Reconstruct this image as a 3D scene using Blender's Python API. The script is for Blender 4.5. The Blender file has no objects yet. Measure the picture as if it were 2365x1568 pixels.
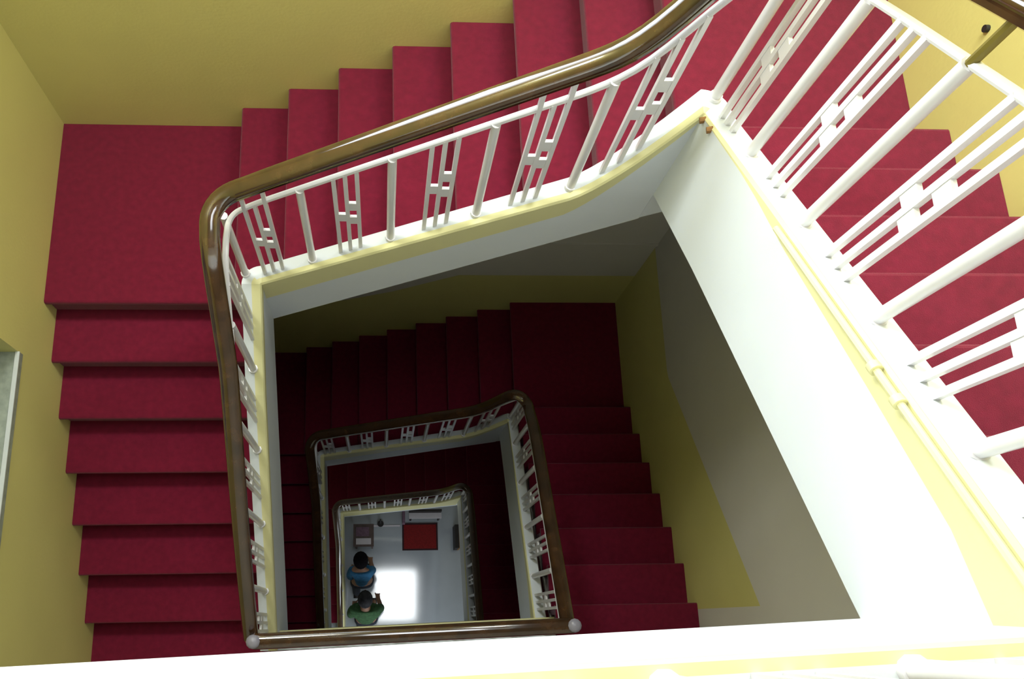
import bpy, math
from mathutils import Vector, Matrix

# ------------------------------------------------------------------ plan and section of the staircase (metres)
R_, G_ = 0.1617, 0.26                 # riser, going
K = R_ / G_                           # pitch
H = 23 * R_                           # storey height
ZR = 8 * R_                           # upper quarter landing above the lower one
F0 = 16 * R_                          # top floor level
XL, XR, YB, YF = -1.188, 2.513, 2.635, -1.75   # inside faces of the stairwell walls
XB, YL, YR = -0.2142, 1.6042, 1.6697  # first nosing of the back flight, of the left flight, of the right flight
ZC = F0 + 3.35                        # ceiling
GROUND = F0 - 3 * H
WT = 0.25
C = bpy.context.scene.collection

def nose_b(x): return R_ + (x - XB) * K
def nose_l(y): return (y - YL) * K
def nose_r(y): return ZR + R_ + (YR - y) * K

def interp(t, pts):
    if t <= pts[0][0]: return pts[0][1]
    for (a, va), (b, vb) in zip(pts, pts[1:]):
        if t <= b: return va + (vb - va) * (t - a) / (b - a)
    return pts[-1][1]

# ------------------------------------------------------------------ materials
def mat(name, col, rough=0.6, noise=0.0, scale=8.0, bump=0.0, bscale=200.0, metallic=0.0, coat=0.0, sheen=0.0, col2=None, emit=0.0, spec=0.5, coat_ior=1.5):
    m = bpy.data.materials.new(name); m.use_nodes = True
    nt = m.node_tree; b = nt.nodes['Principled BSDF']
    b.inputs['Roughness'].default_value = rough; b.inputs['Metallic'].default_value = metallic
    b.inputs['Specular IOR Level'].default_value = spec
    b.inputs['Coat Weight'].default_value = coat; b.inputs['Coat Roughness'].default_value = 0.08
    b.inputs['Coat IOR'].default_value = coat_ior
    b.inputs['Sheen Weight'].default_value = sheen
    tc = nt.nodes.new('ShaderNodeTexCoord')
    if noise or col2:
        n = nt.nodes.new('ShaderNodeTexNoise'); n.inputs['Scale'].default_value = scale; n.inputs['Detail'].default_value = 5
        nt.links.new(tc.outputs['Object'], n.inputs['Vector'])
        r = nt.nodes.new('ShaderNodeValToRGB'); r.color_ramp.elements[0].position = 0.3; r.color_ramp.elements[1].position = 0.7
        c2 = col2 or tuple(min(1, c * (1 + noise)) for c in col)
        c1 = tuple(c * (1 - noise) for c in col) if not col2 else col
        r.color_ramp.elements[0].color = (*c1, 1); r.color_ramp.elements[1].color = (*c2, 1)
        nt.links.new(n.outputs['Fac'], r.inputs['Fac']); nt.links.new(r.outputs['Color'], b.inputs['Base Color'])
    else:
        b.inputs['Base Color'].default_value = (*col, 1)
    if bump:
        n2 = nt.nodes.new('ShaderNodeTexNoise'); n2.inputs['Scale'].default_value = bscale; n2.inputs['Detail'].default_value = 3
        nt.links.new(tc.outputs['Object'], n2.inputs['Vector'])
        bp = nt.nodes.new('ShaderNodeBump'); bp.inputs['Strength'].default_value = bump; bp.inputs['Distance'].default_value = 0.01
        nt.links.new(n2.outputs['Fac'], bp.inputs['Height']); nt.links.new(bp.outputs['Normal'], b.inputs['Normal'])
    if emit:
        b.inputs['Emission Color'].default_value = (*col, 1); b.inputs['Emission Strength'].default_value = emit
    return m

M = {
    'yellow': mat('yellow_paint', (0.82, 0.75, 0.26), 0.55, 0.03, 2.0, 0.08, 60),
    'cream': mat('cream_paint', (0.82, 0.78, 0.66), 0.6, 0.03, 2.0, 0.05, 60),
    'white': mat('white_paint', (0.82, 0.86, 0.87), 0.45, 0.02, 3.0, 0.04, 60),
    'pale_yellow': mat('pale_yellow_paint', (0.87, 0.82, 0.42), 0.45, 0.03, 4.0),
    'metal': mat('white_enamel', (0.86, 0.84, 0.84), 0.3, 0.02, 12.0, coat=0.2),
    'carpet': mat('crimson_carpet', (0.200, 0.0095, 0.032), 0.95, 0.12, 30.0, 0.35, 500, sheen=0.25, spec=0.1),
    'wood': mat('varnished_wood', (0.030, 0.014, 0.006), 0.14, col2=(0.085, 0.038, 0.014), scale=14.0, coat=1.0, coat_ior=1.65),
    'grey': mat('grey_enamel', (0.32, 0.30, 0.34), 0.35, 0.05, 12.0),
    'brass': mat('dull_brass', (0.22, 0.17, 0.03), 0.5, 0.1, 20.0, metallic=0.4),
    'tile': mat('polished_floor', (0.42, 0.46, 0.50), 0.07, 0.05, 3.0, coat=1.0, spec=1.0),
    'stone': mat('sill_stone', (0.38, 0.42, 0.33), 0.5, 0.2, 25.0),
    'frame': mat('window_paint', (0.75, 0.78, 0.72), 0.4, 0.02, 9.0),
    'mat_red': mat('red_mat', (0.22, 0.008, 0.008), 0.95, 0.2, 60.0, 0.3, 300),
    'mat_edge': mat('dark_mat_edge', (0.035, 0.008, 0.012), 0.9, 0.2, 60.0),
    'dark': mat('dark_paint', (0.02, 0.016, 0.016), 0.6, 0.2, 20.0),
    'brown': mat('brown_wood', (0.10, 0.06, 0.05), 0.5, 0.25, 20.0),
    'purple': mat('mauve_cloth', (0.20, 0.12, 0.17), 0.9, 0.2, 30.0),
    'paper': mat('paper_white', (0.72, 0.68, 0.72), 0.7, 0.03, 20.0),
    'blue': mat('blue_shirt', (0.03, 0.16, 0.33), 0.9, 0.25, 25.0),
    'green': mat('green_shirt', (0.035, 0.10, 0.035), 0.9, 0.35, 25.0),
    'hair': mat('dark_hair', (0.008, 0.007, 0.009), 0.95, 0.3, 50.0, spec=0.1),
    'hair2': mat('greying_hair', (0.008, 0.008, 0.01), 0.9, col2=(0.07, 0.07, 0.075), scale=9.0, spec=0.1),
    'skin': mat('skin_tone', (0.35, 0.19, 0.12), 0.6, 0.05, 20.0),
    'jeans': mat('dark_trousers', (0.02, 0.025, 0.04), 0.9, 0.2, 30.0),
    'rust': mat('rusty_metal', (0.25, 0.12, 0.03), 0.7, 0.3, 60.0),
}
def glass_mat():
    m = bpy.data.materials.new('window_glass'); m.use_nodes = True
    b = m.node_tree.nodes['Principled BSDF']
    b.inputs['Base Color'].default_value = (0.75, 0.85, 0.8, 1); b.inputs['Roughness'].default_value = 0.25
    b.inputs['Transmission Weight'].default_value = 1.0; b.inputs['IOR'].default_value = 1.45
    return m
M['glass'] = glass_mat()

# ------------------------------------------------------------------ mesh helpers
HAND = [(0.039 * math.cos(q), 0.002 + 0.027 * math.sin(q)) for q in [math.pi * k / 10 for k in range(11)]] + \
       [(-0.037, -0.004), (-0.030, -0.007), (-0.030, -0.010), (-0.034, -0.013), (-0.032, -0.024), (-0.018, -0.031),
        (0.018, -0.031), (0.032, -0.024), (0.034, -0.013), (0.030, -0.010), (0.030, -0.007), (0.037, -0.004)]
class MB:
    def __init__(self): self.v, self.f, self.m = [], [], []
    def face(self, pts, mi=0):
        i = len(self.v); self.v += [tuple(p) for p in pts]; self.f.append(tuple(range(i, i + len(pts)))); self.m.append(mi)
    def grid(self, rows, mi=0, close=False, caps=False):
        """rows: equally long lists of points; quads between rows (mi: index or list per column)."""
        i0 = len(self.v); n = len(rows[0])
        for r in rows: self.v += [tuple(p) for p in r]
        cols = n if close else n - 1
        for a in range(len(rows) - 1):
            for c in range(cols):
                p, q = i0 + a * n + c, i0 + a * n + (c + 1) % n
                self.f.append((p, q, q + n, p + n)); self.m.append(mi[c] if isinstance(mi, (list, tuple)) else mi)
        if caps:
            k = mi[0] if isinstance(mi, (list, tuple)) else mi
            self.f.append(tuple(i0 + c for c in range(n))[::-1]); self.m.append(k)
            e = i0 + (len(rows) - 1) * n
            self.f.append(tuple(e + c for c in range(n))); self.m.append(k)
    def box(self, a, b, mi=0):
        (x0, y0, z0), (x1, y1, z1) = a, b
        self.grid([[(x0, y0, z), (x1, y0, z), (x1, y1, z), (x0, y1, z)] for z in (z0, z1)], mi, True, True)
    def prism(self, poly, f, d, mi=0):
        """poly of 2-D points mapped by f(p, 0) and f(p, 1)."""
        self.grid([[f(p, 0) for p in poly], [f(p, 1) for p in poly]], mi, True, True)
    def tube(self, path, rx, rz=None, n=12, mi=0, caps=True):
        rz = rz or rx; rows = []
        P = [Vector(p) for p in path]
        for i, p in enumerate(P):
            t = (P[min(i + 1, len(P) - 1)] - P[max(i - 1, 0)]).normalized()
            up = Vector((0, 0, 1)) if abs(t.z) < 0.95 else Vector((0, 1, 0))
            s = t.cross(up).normalized(); u = s.cross(t).normalized()
            rows.append([p + s * rx * math.cos(2 * math.pi * k / n) + u * rz * math.sin(2 * math.pi * k / n) for k in range(n)])
        self.grid(rows, mi, True, caps)
    def sweep(self, path, prof, mi=0):
        P = [Vector(p) for p in path]; rows = []
        for i, p in enumerate(P):
            t = (P[min(i + 1, len(P) - 1)] - P[max(i - 1, 0)]).normalized()
            sd = t.cross(Vector((0, 0, 1))).normalized(); u = sd.cross(t).normalized()
            rows.append([p + sd * a + u * b for a, b in prof])
        self.grid(rows, mi, True, True)
    def ball(self, c, r, n=12, mi=0, z0=-1.0):
        c = Vector(c); r = Vector(r) if hasattr(r, '__len__') else Vector((r, r, r)); rows = []
        for a in range(n // 2 + 1):
            th = math.acos(max(-1, z0)) * (1 - a / (n // 2))
            rows.append([(c.x + r.x * max(1e-4, math.sin(th)) * math.cos(2 * math.pi * k / n),
                          c.y + r.y * max(1e-4, math.sin(th)) * math.sin(2 * math.pi * k / n), c.z + r.z * math.cos(th)) for k in range(n)])
        self.grid(rows, mi, True, True)
    def build(self, name, mats, parent=None, smooth=False):
        me = bpy.data.meshes.new(name); me.from_pydata(self.v, [], self.f)
        for m in (mats if isinstance(mats, (list, tuple)) else [mats]): me.materials.append(m)
        for p, k in zip(me.polygons, self.m): p.material_index = k; p.use_smooth = smooth
        import bmesh
        bm = bmesh.new(); bm.from_mesh(me); bmesh.ops.remove_doubles(bm, verts=bm.verts, dist=1e-6)
        bmesh.ops.recalc_face_normals(bm, faces=bm.faces); bm.to_mesh(me); bm.free()
        o = bpy.data.objects.new(name, me); C.objects.link(o)
        if smooth:
            me.set_sharp_from_angle(angle=math.radians(40))
        if parent is not None:
            o.parent = parent; o.matrix_parent_inverse = Matrix.Translation(-Vector(parent.location))
        return o

def tag(o, label=None, cat=None, group=None, kind=None):
    for k_, v_ in (('label', label), ('category', cat), ('group', group), ('kind', kind)):
        if v_: o[k_] = v_
    return o
def thing(name, loc, label, cat, group=None):
    o = bpy.data.objects.new(name, None); C.objects.link(o); o.location = loc; o.empty_display_size = 0.1
    return tag(o, label, cat, group)
def struct(mb, name, mats): return tag(mb.build(name, mats), kind='structure')

# ------------------------------------------------------------------ string (curb + fascia) and rail heights, storey by storey
def lin(a, b, n): return [a + (b - a) * i / (n - 1) for i in range(n)]
RAIL_C = 0.05                                        # balusters stand this far outside the fascia

class Storey:
    """Well of one storey: a slightly out-of-square opening; z values are local to the storey."""
    def __init__(s, i):
        s.i = i; s.dz = -i * H
        s.x0, s.x0n, s.x1, s.x1n = ((-0.035, -0.080, 1.5055, 1.5055) if i == 0 else (-0.005, -0.030, 1.470, 1.425))
        s.yl, s.yr = ((1.515, 1.515) if i == 0 else (1.478, 1.478))          # back string at its two ends
        s.T, s.c = (0.09, 0.05) if i == 0 else (0.07, 0.03)
    def X1(s, y): return s.x1n + (s.x1 - s.x1n) * y / s.yr
    def X0(s, y): return s.x0n + (s.x0 - s.x0n) * y / s.yl
    def Y1(s, x): return s.yl + (s.yr - s.yl) * (x - s.x0) / (s.x1 - s.x0)
    def yn(s, x): return (-0.05 + 0.036 * x) if s.i == 0 else (-0.012 + 0.031 * x)   # near edge of the floor slab
    def fr(s, x): return (x - s.x0) / (s.x1 - s.x0)
    def top_b(s, x):
        base = lambda x: nose_b(x) + 0.165
        t = max(0, (x - (s.x1 - 0.30)) / 0.30)
        return base(x) + (s.top_r(s.yr) - base(s.x1)) * t ** 1.6
    def mid_b(s, x):
        if s.i == 2: return s.bot_b(x) + 0.07
        return s.top_b(x) - interp(x, [(s.x0, 0.165), (s.x1 - 0.3, 0.115), (s.x1, 0.04)])
    def bot_b(s, x): return nose_b(x) + interp(s.fr(x), [(0, -0.26), (1, -0.16)])
    def top_l(s, y): return nose_l(y) + interp(y, [(0.0, 0.20), (0.6, 0.33), (1.08, 0.455), (s.yl, s.top_b(s.x0) - nose_l(s.yl))])
    def mid_l(s, y): return s.bot_l(y) + 0.08 if s.i == 2 else s.top_l(y) - (0.06 if s.i == 0 else 0.12)
    def bot_l(s, y): return nose_l(y) + interp(y, [(0.0, -0.385), (s.yl, s.bot_b(s.x0) - nose_l(s.yl))])
    def top_r(s, y): return nose_r(y) + (0.172 if s.i == 0 else 0.14)
    def mid_r(s, y): return nose_r(y) + interp(y, [(-0.05, 0.0), (0.148, 0.058), (0.469, 0.087), (0.919, 0.12), (1.15, 0.152), (s.yr, 0.160)])
    def bot_r(s, y): return nose_r(y) + interp(y, [(0.0, -0.350), (1.089, -0.303)])

def string_mesh(stations, lip=0.03, T=0.09, lean=0.0):
    """stations: (inner xy, outward xy dir, zbot, zmid, ztop); faces: fascia white, fascia yellow, lip yellow, curb white, outer, bottom."""
    mb = MB(); rows = []
    for (x, y), (dx, dy), zb, zm, zt in stations:
        q = lambda c, z: (x + dx * c, y + dy * c, z)
        rows.append([q(0, zb), q(lean, zm), q(lean, zt - 0.010), q(lean + 0.006, zt), q(lip, zt), q(T, zt), q(0.115, zt - 0.2), q(0.115, zb)])
    mb.grid(rows, [0, 1, 1, 1, 0, 0, 0, 0], True, True)
    return mb

def rail_paths(s):
    """(handrail points, lower rail points) round the three flights, storey-local z."""
    c = s.c + 0.005
    out = []
    xl_ = s.x0 - c
    for ph in (True, False):
        zr = lambda y: nose_r(y) + (0.895 if ph else 0.756) - (0 if s.i == 0 else 0.04)
        rl = lambda y: nose_l(y) + interp(y, [(-0.04, 0.73), (0.145, 0.82), (0.43, 0.93), (0.69, 1.01), (0.96, 1.09), (1.2, 1.16), (1.41, 1.28)]) - (0 if ph else 0.125)
        rb = lambda x: nose_b(x) + (0.88 if ph else 0.745)
        rad = 0.11 if ph else 0.05
        yb_r, yb_l = s.yr + c, s.yl + c
        xr_ = s.x1 + c
        y0 = s.yn(s.x1) - 0.05
        P = [(s.X1(y) + c, y, zr(y)) for y in lin(y0, yb_r - rad - 0.06, 16)]
        zc = zr(yb_r) - (0.045 if ph else 0.0)
        for a in lin(0, math.pi / 2, 9): P.append((xr_ - rad + rad * math.cos(a), yb_r - rad + rad * math.sin(a), zc))
        d = s.x1 - 1.5055
        tab = [(1.19, rb(1.19 + d) - d * K), (1.237, 1.956), (1.293, 2.045), (1.325, 2.125), (1.38, 2.26), (1.45, 2.375), (1.55, 2.43)] if ph else \
              [(1.19, rb(1.19 + d) - d * K), (1.288, 1.876), (1.335, 1.959), (1.38, 2.085), (1.45, 2.22), (1.55, 2.31)]
        zb = lambda x: rb(x) if x < 1.19 + d else interp(x - d, tab) + (0 if s.i == 0 else d * K)
        for x in lin(xr_ - rad - 0.02, xl_ + rad + 0.01, 46): P.append((x, s.Y1(x) + c, zb(x)))
        for a in lin(math.pi / 2, math.pi, 9): P.append((xl_ - (0.036 if ph else 0) + rad + rad * math.cos(a), yb_l - rad + rad * math.sin(a), rb(xl_ + rad * 0.5) - 0.03 * (a - math.pi / 2)))
        for y in lin(yb_l - rad - 0.06, -0.045, 24): P.append((s.X0(y) - c - (0.038 * max(0, (y - 1.0) / 0.45) if ph else 0), y, rl(y)))
        P = [Vector(p) for p in P]
        for _ in range(4):                            # ease the heights through the wreaths
            Q = [p.copy() for p in P]
            for k_ in range(1, len(P) - 1):
                da, db = (P[k_] - P[k_ - 1]).xy.length, (P[k_ + 1] - P[k_]).xy.length
                if min(da, db) < 0.12:
                    zi = P[k_ - 1].z + (P[k_ + 1].z - P[k_ - 1].z) * da / max(1e-6, da + db)
                    Q[k_].z = P[k_].z * 0.4 + zi * 0.6
            P = Q
        out.append(P)
    return out

def z_on(path, x, y):
    best, bz = 1e9, 0
    for a, b in zip(path, path[1:]):
        ax, ay, dx, dy = a.x, a.y, b.x - a.x, b.y - a.y
        L2 = dx * dx + dy * dy
        t = 0 if L2 < 1e-12 else max(0, min(1, ((x - ax) * dx + (y - ay) * dy) / L2))
        d = math.hypot(ax + t * dx - x, ay + t * dy - y)
        if d < best: best, bz = d, a.z + t * (b.z - a.z)
    return bz

# ------------------------------------------------------------------ balusters
def add_post(parent, x, y, z0, z1, stem=None):
    mb = MB(); mb.tube([(x, y, z0 - 0.006), (x, y, z1)], 0.0165, n=10); mb.tube([(x, y, z0 - 0.004), (x, y, z0 + 0.012)], 0.022, n=10)
    b = mb.build('baluster', M['metal'], parent, True)
    if stem:
        m2 = MB(); m2.tube([(x, y, z1), (x, y, stem)], 0.010, n=8); tag(m2.build('stem', M['brass'], b, True), 'dull brass stem')
    return b

def add_panel(parent, p, d, zb, zt, stems=None, detail=True):
    """three thin bars with small staggered blocks; p centre (x,y), d unit direction going UP the flight; zb/zt functions of (x,y)."""
    sp, hw = 0.043, 0.0078
    ex = Vector((d[0], d[1], 0)); ey = Vector((-d[1], d[0], 0))
    def bar(mb, o, z0, z1, w=hw, dpt=hw):
        c = Vector((p[0], p[1], 0)) + ex * o
        mb.grid([[c + ex * (w * a) + ey * (dpt * b) + Vector((0, 0, z)) for a, b in ((-1, -1), (1, -1), (1, 1), (-1, 1))] for z in (z0, z1)], 0, True, True)
    Z = [(zb(p[0] + d[0] * o, p[1] + d[1] * o), zt(p[0] + d[0] * o, p[1] + d[1] * o)) for o in (-sp, 0, sp)]
    def blocks():
        for o, t in ((-sp / 2, 0.5), (sp / 2, 0.60), (sp / 2, 0.42)):
            a = (Z[0][0] + Z[1][0]) / 2 if o < 0 else (Z[1][0] + Z[2][0]) / 2
            b = (Z[0][1] + Z[1][1]) / 2 if o < 0 else (Z[1][1] + Z[2][1]) / 2
            zc = a + (b - a) * t
            yield o, zc - 0.026, zc + 0.026
    root = MB(); bar(root, 0, Z[1][0] - 0.006, Z[1][1])
    if not detail:
        bar(root, -sp, Z[0][0] - 0.006, Z[0][1]); bar(root, sp, Z[2][0] - 0.006, Z[2][1])
        for o, a, b in blocks(): bar(root, o, a, b, sp / 2 - hw + 0.001, 0.006)
        return root.build('baluster_panel', M['metal'], parent)
    o_ = root.build('baluster_panel', M['metal'], parent)
    for i, o in ((0, -sp), (2, sp)):
        mb = MB(); z1 = Z[i][1] if not stems else stems(p[0] + d[0] * o, p[1] + d[1] * o) - 0.012
        bar(mb, o, Z[i][0] - 0.006, z1); mb.build('bar', M['metal'], o_)
    for o, a, b in blocks():
        mb = MB(); bar(mb, o, a, b, sp / 2 - hw + 0.001, 0.006); mb.build('block', M['metal'], o_)
    return o_

# ------------------------------------------------------------------ one flight: steps with carpet, soffit, string
def add_step(parent, run, u0, z):
    """run: function (u, v, z) -> point, u metres up the flight from the nosing, v 0..1 across."""
    nz = 0.035
    prof = [(0.006, z - nz), (0.0, z - nz * 0.6), (0.0, z - 0.010), (0.004, z - 0.003), (0.012, z), (G_ + 0.045, z), (G_ + 0.045, z - 0.04), (0.06, z - 0.04), (0.06, z - R_ - 0.002), (0.028, z - R_ - 0.002), (0.028, z - nz)]
    mb = MB(); mb.grid([[run(u0 + u, v, zz) for u, zz in prof] for v in (0, 1)], 0, True, True)
    return mb.build('step', M['carpet'], parent)

def add_soffit(parent, run, z0, n):
    mb = MB(); L = n * G_
    d0 = -R_ - 0.055
    prof = [(0.06, z0 + d0 + 0.06 * K), (L, z0 + d0 + L * K), (L, z0 + d0 - 0.04 + L * K), (0.06, z0 + d0 - 0.04 + 0.06 * K)]
    mb.grid([[run(u, v, zz) for u, zz in prof] for v in (0, 1)], 0, True, True)
    return mb.build('soffit', M['cream'], parent)

FL = {
 (0, 'r'): 'brightest crimson carpeted stair flight, steps seen between tall white posts, wide white outer string',
 (0, 'b'): 'crimson carpeted stair flight stepping down along yellow back wall behind glossy handrail',
 (0, 'l'): 'crimson carpeted stair flight beside the yellow wall with a low window',
 (1, 'r'): 'dim maroon stair flight one storey down, along the olive yellow dado wall',
 (1, 'b'): 'almost black shadowed stair flight one storey down, against the dark yellow back wall',
 (1, 'l'): 'black shadowed strip of stair flight inside the tall pale yellow string, one storey down',
 (2, 'r'): 'dark maroon strip of stair flight beside the smallest opening, two storeys down',
 (2, 'b'): 'black stair flight above the yellow edged lowest opening, two storeys down',
 (2, 'l'): 'lowest dark stair flight ending on the pale ground floor',
}
LL = {
 (0, 'l'): 'crimson carpeted quarter landing in the yellow walled corner, widest carpet area',
 (0, 'r'): 'bright crimson quarter landing at the foot of the brightest flight, behind curved handrail',
 (1, 'l'): 'black shadowed quarter landing one storey down, hidden behind the grey string',
 (1, 'r'): 'dark maroon quarter landing one storey down, in the olive walled corner',
 (2, 'l'): 'black quarter landing two storeys down left of the lowest opening',
 (2, 'r'): 'black quarter landing two storeys down right of the lowest opening',
}

def build_flights(s):
    i, dz = s.i, s.dz
    # right flight (descends away from the near floor)
    xa = s.x1 + 0.13
    t = thing('stair_flight', (xa, YR, dz + ZR), FL[(i, 'r')], 'stairs', 'carpeted stair flights')
    run = lambda u, v, z: (xa + (XR - 0.001 - xa) * v, YR - u, z)
    for j in range(7): add_step(t, run, j * G_, dz + ZR + (j + 1) * R_)
    add_soffit(t, run, dz + ZR + R_, 7)
    st = [((s.X1(y), y), (1, 0), dz + s.bot_r(y), dz + s.mid_r(y), dz + s.top_r(y)) for y in lin(s.yr, s.yn(s.x1) - 0.06, 16)]
    st = [(st[0][0], (math.cos(math.radians(q)), math.sin(math.radians(q))), *st[0][2:]) for q in lin(45, 5, 5)] + st
    tag(string_mesh(st, 0.008, s.T).build('outer_string', [M['white'], M['pale_yellow']], t), 'white string with yellow painted upper band')
    # back flight
    ya = s.yl + 0.10
    t = thing('stair_flight', (XB, ya, dz), FL[(i, 'b')], 'stairs', 'carpeted stair flights')
    run = lambda u, v, z: (XB + u, ya + (YB - 0.001 - ya) * v, z)
    for j in range(7): add_step(t, run, j * G_, dz + (j + 1) * R_)
    add_soffit(t, run, dz + R_, 7)
    st = []
    for x in [s.x0] + lin(s.x0 + 0.02, s.x1 - 0.32, 8) + lin(s.x1 - 0.3, s.x1, 10):
        st.append(((x, s.Y1(x)), (0, 1), dz + s.bot_b(x), dz + s.mid_b(x), dz + s.top_b(x)))
    # round the outer corners of the curb
    fan = lambda lo, hi: [(math.cos(math.radians(q)), math.sin(math.radians(q))) for q in lin(lo, hi, 5)]
    st = [(st[0][0], d, *st[0][2:]) for d in fan(135, 95)] + st + [(st[-1][0], d, *st[-1][2:]) for d in fan(85, 45)]
    sm = string_mesh(st, T=s.T); x = s.x1                    # the fascia runs on under the higher string of the next flight
    pr = [(x - .04, s.bot_b(x) - .04 * K + .004), (x + .17, s.bot_b(x) + .17 * K), (x + .17, s.bot_r(s.yr) + .04), (x - .04, s.bot_r(s.yr) + .04)]
    sm.grid([[(u, yy_, dz + zz) for u, zz in pr] for yy_ in (s.yr + 0.002, s.yr + 0.09)], 0, True, True)
    tag(sm.build('outer_string', [M['white'], M['pale_yellow']], t), 'greyish white string with yellow painted upper band')
    # left flight (descends towards the near floor)
    xb_ = s.x0 - 0.13
    t = thing('stair_flight', (xb_, YL, dz), FL[(i, 'l')], 'stairs', 'carpeted stair flights')
    run = lambda u, v, z: (XL + 0.001 + (xb_ - XL - 0.001) * v, YL - 6 * G_ + u, z)
    for j in range(6): add_step(t, run, j * G_, dz - (6 - j) * R_)
    add_soffit(t, run, dz - 6 * R_, 6)
    ye = s.yn(s.x0n) - 0.07
    st = [((s.X0(y), y), (-1, 0), dz + s.bot_l(y), dz + s.mid_l(y), dz + s.top_l(y)) for y in lin(s.yl, ye, 16)]
    st = [(st[0][0], (math.cos(math.radians(q)), math.sin(math.radians(q))), *st[0][2:]) for q in lin(135, 175, 5)] + st
    tag(string_mesh(st, 0.045 * s.T / 0.09, s.T).build('outer_string', [M['white'], M['pale_yellow']], t), 'white string with yellow painted upper band')
    # quarter landings
    for side, z, x0, x1, y0 in (('l', dz, XL + .001, XB + 0.03, YL), ('r', dz + ZR, XB + 7 * G_, XR - .001, YR - 0.03)):
        L = thing('stair_landing', (x0, y0, z - 0.16), LL[(i, side)], 'landing', 'carpeted quarter landings')
        mb = MB(); r = 0.012
        if side == 'l': prof = [(y0 + .004, z - .035), (y0, z - .02), (y0, z - .01), (y0 + .004, z - .003), (y0 + r, z), (YB - .001, z), (YB - .001, z - .16), (y0 + .028, z - .16), (y0 + .028, z - .035)]; P = lambda p, x: (x, p[0], p[1])
        if side == 'l':
            mb.grid([[P(p, x) for p in prof] for x in (x0, x1)], 0, True, True)
        else:
            prof = [(x0 + .004, z - .035), (x0, z - .02), (x0, z - .01), (x0 + .004, z - .003), (x0 + r, z), (x1, z), (x1, z - .16), (x0 + .028, z - .16), (x0 + .028, z - .035)]
            mb.grid([[(p[0], y, p[1]) for p in prof] for y in (y0, YB - .001)], 0, True, True)
        mb.build('carpet', M['carpet'], L)
        m2 = MB(); m2.box((x0 + .03, y0 + .03, z - 0.26), (x1 - .001, YB - .002, z - 0.161)); m2.build('slab', M['cream'], L)

RAILS = {0: 'white metal balustrade under the long glossy brown handrail, top storey',
         1: 'small white metal balustrade with dark handrail around the middle opening, one storey down',
         2: 'tiny dim balustrade around the lowest opening, two storeys down'}
def build_rail(s):
    i, dz = s.i, s.dz
    hand, sub = rail_paths(s)
    t = thing('stair_railing', (s.x0, s.yl, dz), RAILS[i], 'railing', 'stairwell railings')
    off = Vector((0, 0, dz))
    mb = MB(); mb.sweep([p + off for p in hand], HAND); tag(mb.build('handrail', M['wood'], t, True), 'glossy dark brown wooden handrail')
    mb = MB(); mb.tube([p + off for p in sub], 0.013, 0.009, 8); mb.build('lower_rail', M['metal'], t, True)
    c = s.c
    zs = lambda x, y: z_on(sub, x, y) + dz
    zh = lambda x, y: z_on(hand, x, y) + dz
    sx = lambda x: s.x0 + (x + 0.035) * (s.x1 - s.x0) / 1.5405
    det = i == 0
    # back run
    yb = lambda x: s.Y1(x) + c
    for x in (-0.107, 0.208, 0.548, 0.881, 1.209):
        x = sx(x); add_post(t, x, yb(x), dz + s.top_b(max(x, s.x0)), zs(x, yb(x)))
    for n, x in enumerate((0.026, 0.379, 0.725, 1.048, 1.342)):
        x = sx(x)
        add_panel(t, (x, yb(x)), (1, 0), lambda a, b: dz + s.top_b(a), zs, stems=(zh if n in (0, 3) else None), detail=det)
    # right run
    xr = lambda y: s.X1(y) + c
    add_post(t, s.x1 + c - 0.01, s.yr + c + 0.01, dz + s.top_b(s.x1), zs(s.x1 + c, s.yr + c))
    for n, y in enumerate((1.285, 0.957, 0.619, 0.288, -0.04)):
        add_post(t, xr(y), y, dz + s.top_r(y), zs(xr(y), y), stem=(zh(xr(y), y) if n == 1 and det else None))
    for y in (1.455, 1.122, 0.790, 0.453, 0.125):
        add_panel(t, (xr(y), y), (0, -1), lambda a, b: dz + s.top_r(b), zs, detail=det)
    # left run
    xl = lambda y: s.X0(y) - c
    for n in range(9):
        y = s.yl - 0.165 * (n + 1)
        if n % 2 == 1: add_post(t, xl(y), y, dz + s.top_l(y), zs(xl(y), y))
        else: add_panel(t, (xl(y), y), (0, 1), lambda a, b: dz + s.top_l(b), zs, detail=det)
    return t

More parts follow.
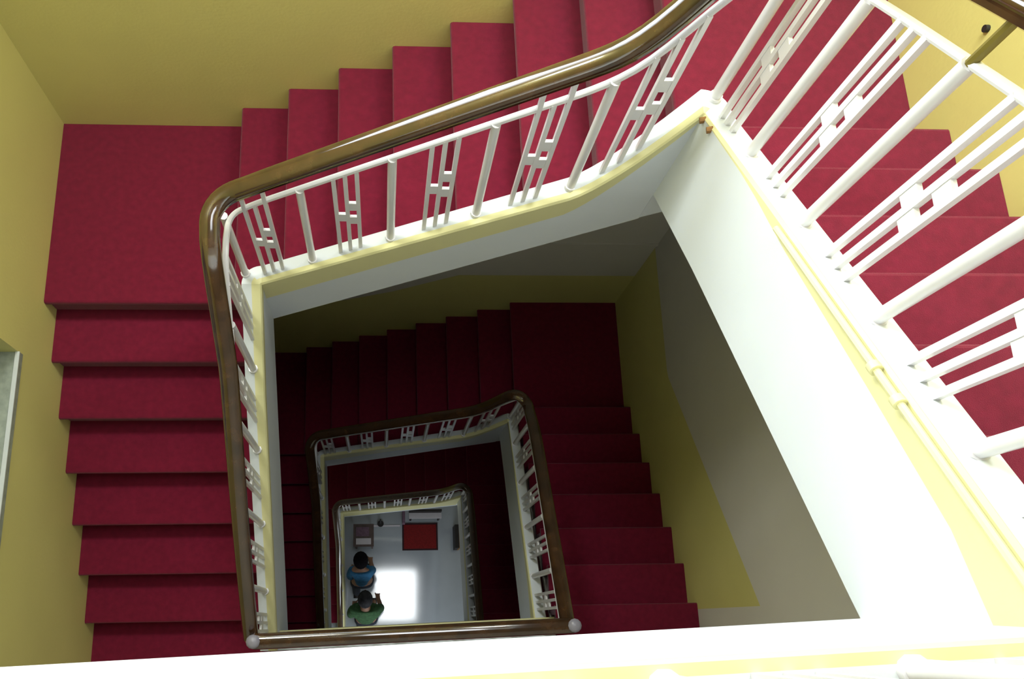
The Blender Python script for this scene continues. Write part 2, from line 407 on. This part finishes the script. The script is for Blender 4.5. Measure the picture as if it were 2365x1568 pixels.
GUARD = {0: 'white balustrade along the blurred white near edge at the bottom',
         1: 'short level railing with a blue glinting handrail closing the middle opening',
         2: 'tiny level railing closing the near side of the lowest opening'}
def build_near(s):
    """floor slab of this storey on the near side, its edge string and its level railing."""
    i = s.i; z = F0 + s.dz
    mb = MB(); xe = s.x1n + 0.05
    yl_edge = (lambda x: s.yn(x) - 0.09) if i == 0 else (lambda x: YL - 6 * G_ + 0.028)
    xa, xb = XL, (s.x0n - 0.05 if i == 0 else S[i - 1].x0n - 0.10)
    T = 0.3
    def poly(pts):
        mb.grid([[(x, y, zz) for x, y in pts] for zz in (z - T, z - 0.001)], 1, True, True)
        mb.face([(x, y, z) for x, y in pts], 0)
    poly([(XL, YF), (XR, YF), (XR, YR - 7 * G_), (xe, YR - 7 * G_), (xe, s.yn(xe) - 0.085), (xb, s.yn(xb) - 0.085), (xb, yl_edge(xb)), (XL, yl_edge(XL))])
    o = struct(mb, 'floor', [M['carpet'], M['cream']])
    # edge string
    t = thing('landing_edge', (0.7, s.yn(0.7), z), ['thick white edge beam with yellow band along the bottom of the view', 'short pale yellow edge beam behind the glinting level handrail', 'tiny pale edge beam at the near side of the lowest opening'][i], 'edge beam', 'floor edge beams')
    xs = lin(XL + .001 if i == 0 else s.x0n - 0.095, s.x1n + 0.095, 10)
    st = [((x, s.yn(x)), (0, -1), z - 0.445, z + (0.145 if i == 0 else 0.0), z + 0.165) for x in xs]
    string_mesh(st, 0.045 if i == 0 else 0.03, 0.11, 0.022 if i == 0 else 0.0).build('outer_string', [M['white'], M['pale_yellow']], t)
    # railing
    r = thing('landing_railing', (0.7, s.yn(0.7) - 0.05, z + .165), GUARD[i], 'railing', 'level landing railings')
    x0, x1 = (XL + 0.01, s.x1 + 0.055) if i == 0 else (s.x0n - 0.085, s.x1n + 0.035)
    yy = lambda x: s.yn(x) - (0.055 if i == 0 else 0.045)
    mb = MB(); mb.sweep([(x, yy(x), z + 0.88) for x in lin(x0, x1, 6)], HAND); tag(mb.build('handrail', M['wood'], r, True), 'glossy brown handrail')
    mb = MB(); mb.tube([(x, yy(x), z + 0.75) for x in lin(x0, x1, 6)], 0.013, 0.009, 8); mb.build('lower_rail', M['metal'], r, True)
    n = 0; x = x1 - 0.02 - (0 if i else 0.01)
    while x > x0 + 0.02:
        if n % 2 == 0: add_post(r, x, yy(x), z + 0.165, z + 0.75)
        else: add_panel(r, (x, yy(x)), (1, 0), lambda a, b: z + 0.165, lambda a, b: z + 0.75, detail=False)
        n += 1; x -= 0.166
    if i:
        for x in (x0, x1):
            mb = MB(); mb.tube([(x, yy(x), z + 0.17), (x, yy(x), z + 0.93)], 0.026, n=12); mb.ball((x, yy(x), z + 0.92), (0.034, 0.034, 0.02), 12)
            tag(mb.build('newel', M['grey'], r, True), 'grey end post')

S = [Storey(i) for i in range(3)]
for s in S:
    build_flights(s); build_rail(s); build_near(s)

# ------------------------------------------------------------------ walls with the yellow dado that follows the stairs
def wall_bands(mb, lines, P):
    """lines: list (from the bottom up) of polylines sharing the same stations; P(station, z) -> point; alternate materials."""
    for k_, (a, b) in enumerate(zip(lines, lines[1:])):
        mi = k_ % 2
        for (u0, z0), (u1, z1), (_, w0), (_, w1) in zip(a, a[1:], b, b[1:]):
            mb.face([P(u0, z0), P(u1, z1), P(u1, w1), P(u0, w0)], mi)

def dado(kind, dz):
    if kind == 'b':
        xs = [XL, -0.4, 0.6, 1.12, XR]
        low = [(x, dz + interp(x, [(XL, -0.3), (-0.4, -0.3), (XB, -0.25), (XB + 7 * G_, ZR - 0.3), (XR, ZR - 0.3)])) for x in xs]
        top = [(XL, dz + 1.05), (-0.4, dz + 1.05), (0.6, dz + nose_b(0.6) + 0.84), (1.12, dz + 1.834), (XR, dz + 1.834)]
        return low, top
    if kind == 'r':
        ys = [YB, 1.70, 1.64, 0.07]
        low = [(y, dz + interp(y, [(-1, ZR + 8 * R_ - .3), (0.0, F0 - .35), (YR, ZR - 0.3), (YB, ZR - 0.3)])) for y in ys]
        top = [(YB, dz + 2.32), (1.70, dz + 2.31), (1.64, dz + nose_r(1.64) + 0.85), (0.07, dz + nose_r(0.07) + 0.835)]
        return low, top
    if kind == 'l':
        ys = [YF, 0.0, 1.5, YB]
        low = [(YF, dz - 7 * R_ - .3), (0.0, dz - 7 * R_ - 0.3), (1.5, dz - 0.3), (YB, dz - 0.3)]
        top = [(YF, dz - 7 * R_ + 1.05), (0.0, dz - 7 * R_ + 1.05), (1.5, dz + 1.0), (YB, dz + 1.05)]
        return low, top

ceil = ZC
for kind, nm in (('b', 'wall_back'), ('r', 'wall_right'), ('l', 'wall_left')):
    mb = MB(); lines = []
    for i in (2, 1, 0):
        lo, hi = dado(kind, -i * H); lines += [lo, hi]
    if kind == 'r':
        lines[-1] = [(u, z + (1.2 if True else 0)) for u, z in lines[-1]]
    if kind == 'b': lines[-1] = [(u, F0 + 2.6) for u, z in lines[-1]]
    if kind == 'l': lines[-1] = [(u, F0 + 2.6) for u, z in lines[-1]]
    if kind == 'r': lines[-1] = [(u, F0 + 2.6) for u, z in lines[-1]]
    base = [(u, GROUND - 0.05) for u, z in lines[0]]
    top = [(u, ceil) for u, z in lines[-1]]
    allm = [base] + lines + [top]
    P = {'b': lambda u, z: (u, YB, z), 'r': lambda u, z: (XR, u, z), 'l': lambda u, z: (XL, u, z)}[kind]
    if kind != 'l':
        wall_bands(mb, allm, P)                      # base band cream, then yellow, cream ...
        if kind == 'r': mb.face([P(0.07, GROUND - 0.05), P(YF, GROUND - .05), P(YF, ceil), P(0.07, ceil)], 0)
        mats = [M['cream'], M['yellow']]
        if kind == 'b':                              # picture-rail line one storey down
            for i in (1, 2):
                z = 2.36 - i * H
                mb.box((0.9, YB - 0.012, z), (XR, YB, z + 0.03), 0)
    else:                                            # left wall has the low window: cut the top yellow band round it
        wy0, wy1, wz0, wz1 = -0.05, 1.272, 0.20, 1.45
        wall_bands(mb, allm[:-2], P)
        a = allm[-3]; zt = F0 + 2.6                  # cream top of storey 1 band .. lines[-2] is the low line of storey 0
        lo0 = lines[-2]
        f = lambda y: interp(y, [(u, z) for u, z in lo0])
        g = lambda y0, y1, za, zb: mb.face([(XL, y0, za(y0)), (XL, y1, za(y1)), (XL, y1, zb(y1)), (XL, y0, zb(y0))], 1)
        cz = lambda z: (lambda y: z)
        g(YF, wy0, lambda y: f(y), cz(zt)); g(wy1, 1.5, f, cz(zt)); g(1.5, YB, f, cz(zt))
        g(wy0, 0.0, f, cz(wz0)); g(0.0, wy1, f, cz(wz0)); g(wy0, wy1, cz(wz1), cz(zt))
        mb.face([(XL, YF, zt), (XL, YB, zt), (XL, YB, ceil), (XL, YF, ceil)], 0)
        # reveals
        d = XL - 0.16
        for pts in ([(XL, wy1, wz0), (XL, wy1, wz1), (d, wy1, wz1), (d, wy1, wz0)], [(XL, wy0, wz0), (XL, wy0, wz1), (d, wy0, wz1), (d, wy0, wz0)], [(XL, wy0, wz1), (XL, wy1, wz1), (d, wy1, wz1), (d, wy0, wz1)]):
            mb.face(pts, 1)
        mats = [M['cream'], M['yellow']]
    struct(mb, nm, mats)

# window in the left wall
w = bpy.data.objects.new('window_1', None); C.objects.link(w); w.location = (XL, 0.6, 0.2); tag(w, kind='structure')
mb = MB(); mb.box((XL - 0.20, wy0, wz0 - 0.04), (XL + 0.004, wy1, wz0)); mb.build('window_sill', M['stone'], w)
mb = MB(); mb.box((XL - 0.012, wy0, wz0), (XL + 0.008, wy1, wz0 + 0.006)); mb.build('sill_edge', M['frame'], w)
mb = MB(); xd = XL - 0.14
for a, b in (((wy0, wz0), (wy1, wz0 + 0.06)), ((wy0, wz1 - 0.06), (wy1, wz1)), ((wy0, wz0), (wy0 + 0.06, wz1)), ((wy1 - 0.06, wz0), (wy1, wz1)), ((0.58, wz0), (0.64, wz1))):
    mb.box((xd - 0.03, a[0], a[1]), (xd + 0.02, b[0], b[1]))
mb.build('window_frame', M['frame'], w)
mb = MB(); mb.box((xd - 0.008, wy0 + .05, wz0 + .05), (xd - 0.002, wy1 - .05, wz1 - .05)); mb.build('pane', M['glass'], w)

mb = MB(); mb.face([(XL, YF, GROUND - .05), (XR, YF, GROUND - .05), (XR, YF, ceil), (XL, YF, ceil)]); struct(mb, 'wall_front', M['cream'])

# ceiling with the skylight opening
SX0, SX1, SY0, SY1 = 0.30, 1.75, 0.15, 1.75
mb = MB()
for a, b in (((XL, YF), (XR, SY0)), ((XL, SY1), (XR, YB)), ((XL, SY0), (SX0, SY1)), ((SX1, SY0), (XR, SY1))):
    mb.box((a[0], a[1], ceil), (b[0], b[1], ceil + 0.2))
struct(mb, 'ceiling', M['white'])
w2 = bpy.data.objects.new('window_2', None); C.objects.link(w2); w2.location = (1.0, 1.0, ceil + .2); tag(w2, kind='structure')
mb = MB()
for a, b in (((SX0 - .05, SY0 - .05), (SX1 + .05, SY0)), ((SX0 - .05, SY1), (SX1 + .05, SY1 + .05)), ((SX0 - .05, SY0), (SX0, SY1)), ((SX1, SY0), (SX1 + .05, SY1))):
    mb.box((a[0], a[1], ceil + .2), (b[0], b[1], ceil + .3))
mb.build('window_frame', M['frame'], w2)

# ------------------------------------------------------------------ ground floor and what stands on it
mb = MB(); mb.box((XL, YF, GROUND - 0.1), (XR, YB, GROUND)); struct(mb, 'floor', M['tile'])
mb = MB(); mb.box((0.10, 1.475, GROUND), (0.80, 1.50, GROUND + 0.006)); struct(mb, 'trim_1', M['paper'])

t = thing('door_mat', (1.1, 1.31, GROUND), 'dark red rectangular mat on the pale ground floor', 'mat')
mb = MB(); mb.box((0.86, 1.13, GROUND + 0.001), (1.36, 1.50, GROUND + 0.012)); mb.build('pile', M['mat_red'], t)
mb = MB()
for a, b in (((0.835, 1.105), (1.385, 1.13)), ((0.835, 1.50), (1.385, 1.525)), ((0.835, 1.13), (0.86, 1.50)), ((1.36, 1.13), (1.385, 1.50))):
    mb.box((*a, GROUND + .001), (*b, GROUND + 0.010))
tag(mb.build('border', M['mat_edge'], t), 'dark border')

t = thing('bench', (1.15, 1.62, GROUND), 'narrow white bench behind the dark red mat', 'bench')
mb = MB(); mb.box((0.93, 1.545, GROUND + 0.38), (1.42, 1.63, GROUND + 0.41)); mb.build('seat', M['paper'], t)
for x in (0.95, 1.38):
    mb = MB(); mb.box((x, 1.56, GROUND), (x + .025, 1.61, GROUND + .38)); mb.build('leg', M['dark'], t)
mb = MB(); mb.box((0.93, 1.64, GROUND + 0.30), (1.42, 1.67, GROUND + 0.50)); tag(mb.build('backrest', M['dark'], t), 'dark backrest')
t = thing('door_panel', (0.86, 1.4, GROUND), 'thin mauve panel standing along the edge of the red mat', 'panel')
mb = MB(); mb.box((0.835, 1.50, GROUND + .0), (0.875, 1.68, GROUND + 0.25)); mb.build('board', M['purple'], t)

t = thing('side_table', (0.20, 1.25, GROUND), 'small brown table beside the yellow string on the ground floor', 'table')
mb = MB(); mb.box((0.10, 1.12, GROUND + .55), (0.40, 1.45, GROUND + .58)); mb.build('table_top', M['brown'], t)
for x, y in ((0.12, 1.14), (0.36, 1.14), (0.12, 1.41), (0.36, 1.41)):
    mb = MB(); mb.box((x, y, GROUND), (x + .025, y + .025, GROUND + .55)); mb.build('leg', M['brown'], t)
mb = MB(); mb.box((0.14, 1.15, GROUND + .581), (0.36, 1.24, GROUND + .587)); tag(mb.build('paper_sheet', M['paper']), 'pale sheet of paper lying on the small brown table', 'paper')
mb = MB(); mb.box((0.14, 1.27, GROUND + .581), (0.33, 1.40, GROUND + .60)); tag(mb.build('folded_cloth', M['purple']), 'folded mauve cloth lying on the small brown table', 'cloth')
t = thing('floor_post', (0.50, 1.50, GROUND), 'thin dark post at the white floor line', 'post')
mb = MB(); mb.tube([(0.50, 1.52, GROUND), (0.50, 1.52, GROUND + 0.5)], 0.012, n=8); mb.build('pole', M['dark'], t)
mb = MB(); mb.tube([(0.50, 1.52, GROUND), (0.50, 1.52, GROUND + 0.02)], 0.05, n=12); mb.build('base', M['dark'], t)
t = thing('storage_box', (1.73, 1.28, GROUND), 'narrow dark box with a reddish edge beside the pale floor edge', 'box')
mb = MB(); mb.box((1.62, 1.10, GROUND), (1.675, 1.45, GROUND + .4)); mb.build('case', M['dark'], t)
mb = MB(); mb.box((1.676, 1.10, GROUND), (1.70, 1.45, GROUND + .38)); tag(mb.build('side_board', M['rust'], t), 'reddish side board')

# ------------------------------------------------------------------ two people on the ground floor, seen from above
def skin_obj(name, verts, edges, radii, m, parent, root=0, sub=2):
    me = bpy.data.meshes.new(name); me.from_pydata(verts, edges, []); me.materials.append(m)
    o = bpy.data.objects.new(name, me); C.objects.link(o)
    md = o.modifiers.new('Skin', 'SKIN'); md.use_smooth_shade = True
    if not me.skin_vertices: 
        bpy.context.view_layer.objects.active = o
    for k_, r in enumerate(radii):
        me.skin_vertices[0].data[k_].radius = (r if isinstance(r, tuple) else (r, r)); me.skin_vertices[0].data[k_].use_root = (k_ == root)
    o.modifiers.new('Subdivision', 'SUBSURF').levels = sub; o.modifiers['Subdivision'].render_levels = sub
    if parent is not None:
        o.parent = parent; o.matrix_parent_inverse = Matrix.Translation(-Vector(parent.location))
    return o

def person(loc, label, shirt, hair, stride=0.14, wd=1.0):
    px, py, pz = loc
    t = thing('person', loc, label, 'person', None)
    def W(p): return (px + p[0], py + p[1], pz + p[2])
    hip, chest, neck, head = (0, 0, 0.92), (0, 0.10, 1.28), (0, 0.17, 1.42), (0, 0.255, 1.53)
    V = [hip, (0, 0.04, 1.08), chest, neck, (0, 0.23, 1.47), head, (0, 0.275, 1.60)]
    E = [(0, 1), (1, 2), (2, 3), (3, 4), (4, 5), (5, 6)]; Rr = [(.12, .10), (.11, .09), (.13, .10), .052, .06, (.080, .095), (.060, .07)]
    def chain(a, pts, rad):
        prev = a
        for p, r in zip(pts, rad):
            V.append(p); Rr.append(r); E.append((prev, len(V) - 1)); prev = len(V) - 1
        return prev
    for sgn in (-1, 1):
        sh = (sgn * 0.17 * wd, 0.12, 1.36); el = (sgn * 0.205 * wd, 0.10 + sgn * 0.05, 1.08); wr = (sgn * 0.17 * wd, 0.22 + sgn * 0.05, 0.88)
        h = chain(2, [sh, el, wr, (sgn * 0.165 * wd, 0.26 + sgn * .05, 0.83)], [.055, .042, .030, .034])
        base = V[h]
        for k_, (ox, ln) in enumerate(((-.024, .062), (-.008, .075), (.008, .072), (.024, .058))):
            chain(h, [(base[0] + ox, base[1] + .03, base[2] - .04), (base[0] + ox, base[1] + .035, base[2] - .04 - ln * .6)], [.009, .0075])
        chain(h, [(base[0] - sgn * .035, base[1] + .03, base[2] - .01), (base[0] - sgn * .04, base[1] + .05, base[2] - .03)], [.010, .008])
        hp = (sgn * 0.09, 0.0, 0.88); kn = (sgn * 0.095, 0.06 + sgn * stride * .5, 0.48); an = (sgn * 0.095, sgn * stride, 0.09)
        chain(0, [hp, kn, an, (sgn * 0.10, sgn * stride + .15, 0.035)], [.085, .058, .042, .035])
    skin_obj('body', [W(p) for p in V], E, Rr, M['skin'], t)
    # shirt: torso and upper arms, slightly larger than the body
    sv = [(0, 0.0, 0.95), (0, 0.04, 1.10), (0, 0.10, 1.28), (0, 0.155, 1.385)]; se = [(0, 1), (1, 2), (2, 3)]; sr = [(.15 * wd, .125), (.14 * wd, .115), (.155 * wd, .125), (.10, .09)]
    for sgn in (-1, 1):
        a = len(sv); sv += [(sgn * 0.175 * wd, 0.12, 1.355), (sgn * 0.208 * wd, 0.10 + sgn * .05, 1.09)]; se += [(2, a), (a, a + 1)]; sr += [.075, .06]
    skin_obj('shirt', [W(p) for p in sv], se, sr, shirt, t)
    tv = [(0, 0, 0.96), (0, 0, 0.88)]; te = [(0, 1)]; tr = [(.14, .12), (.13, .115)]
    for sgn in (-1, 1):
        a = len(tv); tv += [(sgn * 0.09, 0, 0.82), (sgn * 0.095, 0.06 + sgn * stride * .5, 0.48), (sgn * 0.095, sgn * stride, 0.12)]; te += [(1, a), (a, a + 1), (a + 1, a + 2)]; tr += [.098, .072, .058]
    skin_obj('trousers', [W(p) for p in tv], te, tr, M['jeans'], t)
    mb = MB(); mb.ball(W((0, 0.245, 1.575)), (0.102, 0.120, 0.105), 16, 0, -0.35); mb.build('hair', hair, t, True)
    for sgn in (-1, 1):
        mb = MB(); mb.tube([W((sgn * .10, sgn * stride - .06, .03)), W((sgn * .10, sgn * stride + .17, .03))], .045, .03, 10); mb.build('shoe', M['dark'], t, True)
        mb = MB(); mb.ball(W((sgn * .03, 0.345, 1.545)), .012, 8); mb.build('eye', M['dark'], t, True)
    mb = MB(); mb.tube([W((0, .335, 1.54)), W((0, .365, 1.505))], .012, n=8); mb.build('nose', M['skin'], t, True)
    return t
person((0.235, 0.60, GROUND), 'dark haired person in blue shirt walking, head bowed, beside the small brown table', M['blue'], M['hair'], wd=0.74)
person((0.295, 0.09, GROUND), 'person with greying dark hair in green shirt, walking behind the one in blue', M['green'], M['hair2'])

# ------------------------------------------------------------------ small fittings
s = S[0]
t = thing('conduit_pipe', (s.x1, 0.5, s.top_r(0.5)), 'thin yellow painted pipe clipped along the white string of the brightest flight', 'pipe')
mb = MB(); mb.tube([(s.x1 - 0.012, y, s.top_r(y) - 0.018) for y in lin(0.95, 0.02, 16)], 0.008, n=8); mb.build('tube', M['pale_yellow'], t, True)
for y in (0.49, 0.405):
    mb = MB(); mb.tube([(s.x1 - 0.012, y + .008, s.top_r(y) - 0.018 - .005), (s.x1 - 0.012, y - .008, s.top_r(y) - 0.018 + .005)], 0.014, n=10); mb.build('clip', M['pale_yellow'], t, True)
for y, w_ in ((1.50, 'upper'), (1.44, 'lower')):
    mb = MB(); mb.tube([(s.x1 - 0.012, y, s.top_r(y) - 0.02), (s.x1 + 0.012, y, s.top_r(y) - 0.012)], 0.010, n=8)
    tag(mb.build('screw_bracket', M['rust'], None, True), 'small rusty bracket on the swept string corner, %s of the pair' % w_, 'bracket')
mb = MB(); mb.tube([(XR + .005, 1.877, 1.699), (XR - 0.014, 1.877, 1.699)], 0.012, n=10)
tag(mb.build('wall_screw', M['dark'], None, True), 'small black screw head on the bright yellow wall', 'screw')

# ------------------------------------------------------------------ light
def area(name, loc, target, sx, sy, power, col=(1, 1, 1), spread=180):
    l = bpy.data.lights.new(name, 'AREA'); l.shape = 'RECTANGLE'; l.size = sx; l.size_y = sy; l.energy = power; l.color = col; l.spread = math.radians(spread)
    o = bpy.data.objects.new(name, l); C.objects.link(o); o.location = loc
    o.rotation_euler = (Vector(target) - Vector(loc)).to_track_quat('-Z', 'Y').to_euler()
    return o
area('skylight_lamp', ((SX0 + SX1) / 2, (SY0 + SY1) / 2, ceil - 0.02), ((SX0 + SX1) / 2, (SY0 + SY1) / 2, 0), SX1 - SX0, SY1 - SY0, 9, (0.93, 0.97, 1.0), 60)
area('back_window_lamp', (0.12, YB - 0.06, 2.40), (0.75, 0.0, 2.45), 1.6, 1.3, 48, (0.80, 0.90, 1.0), 105)
area('high_window_lamp', (-0.65, YB - 0.12, 4.15), (1.2, 0.0, 0.9), 1.0, 1.0, 112, (0.92, 0.97, 1.0))
area('landing_fill_lamp', (1.85, YB - 0.10, 3.5), (2.2, 0.5, 1.4), 1.0, 1.2, 85, (0.94, 0.97, 1.0))  # added fill to brighten the right landing and flight; no window stands here
area('hall_door_lamp', (1.0, YF + 0.1, GROUND + 1.3), (0.8, 1.2, GROUND), 1.6, 1.8, 42, (0.85, 0.93, 1.0))
wd = bpy.data.worlds.new('World'); bpy.context.scene.world = wd; wd.use_nodes = True
wd.node_tree.nodes['Background'].inputs['Color'].default_value = (0.8, 0.9, 1.0, 1)
wd.node_tree.nodes['Background'].inputs['Strength'].default_value = 0.15

# ------------------------------------------------------------------ camera
cam = bpy.data.cameras.new('Camera'); co = bpy.data.objects.new('Camera', cam); C.objects.link(co)
co.location = (0.5032, 0.0089, 3.814); co.rotation_euler = (0.26102, -0.04985, -0.01703)
cam.sensor_width = 36; cam.lens = 1836.2 / 2365 * 36; cam.shift_x = 207.5 / 2365; cam.shift_y = 167.9 / 2365
cam.clip_start = 0.02
bpy.context.scene.camera = co
sc = bpy.context.scene
sc.view_settings.view_transform = 'Standard'; sc.view_settings.look = 'None'; sc.view_settings.exposure = 0.0
sc.cycles.use_denoising = True
sc.cycles.max_bounces = 10; sc.cycles.diffuse_bounces = 2
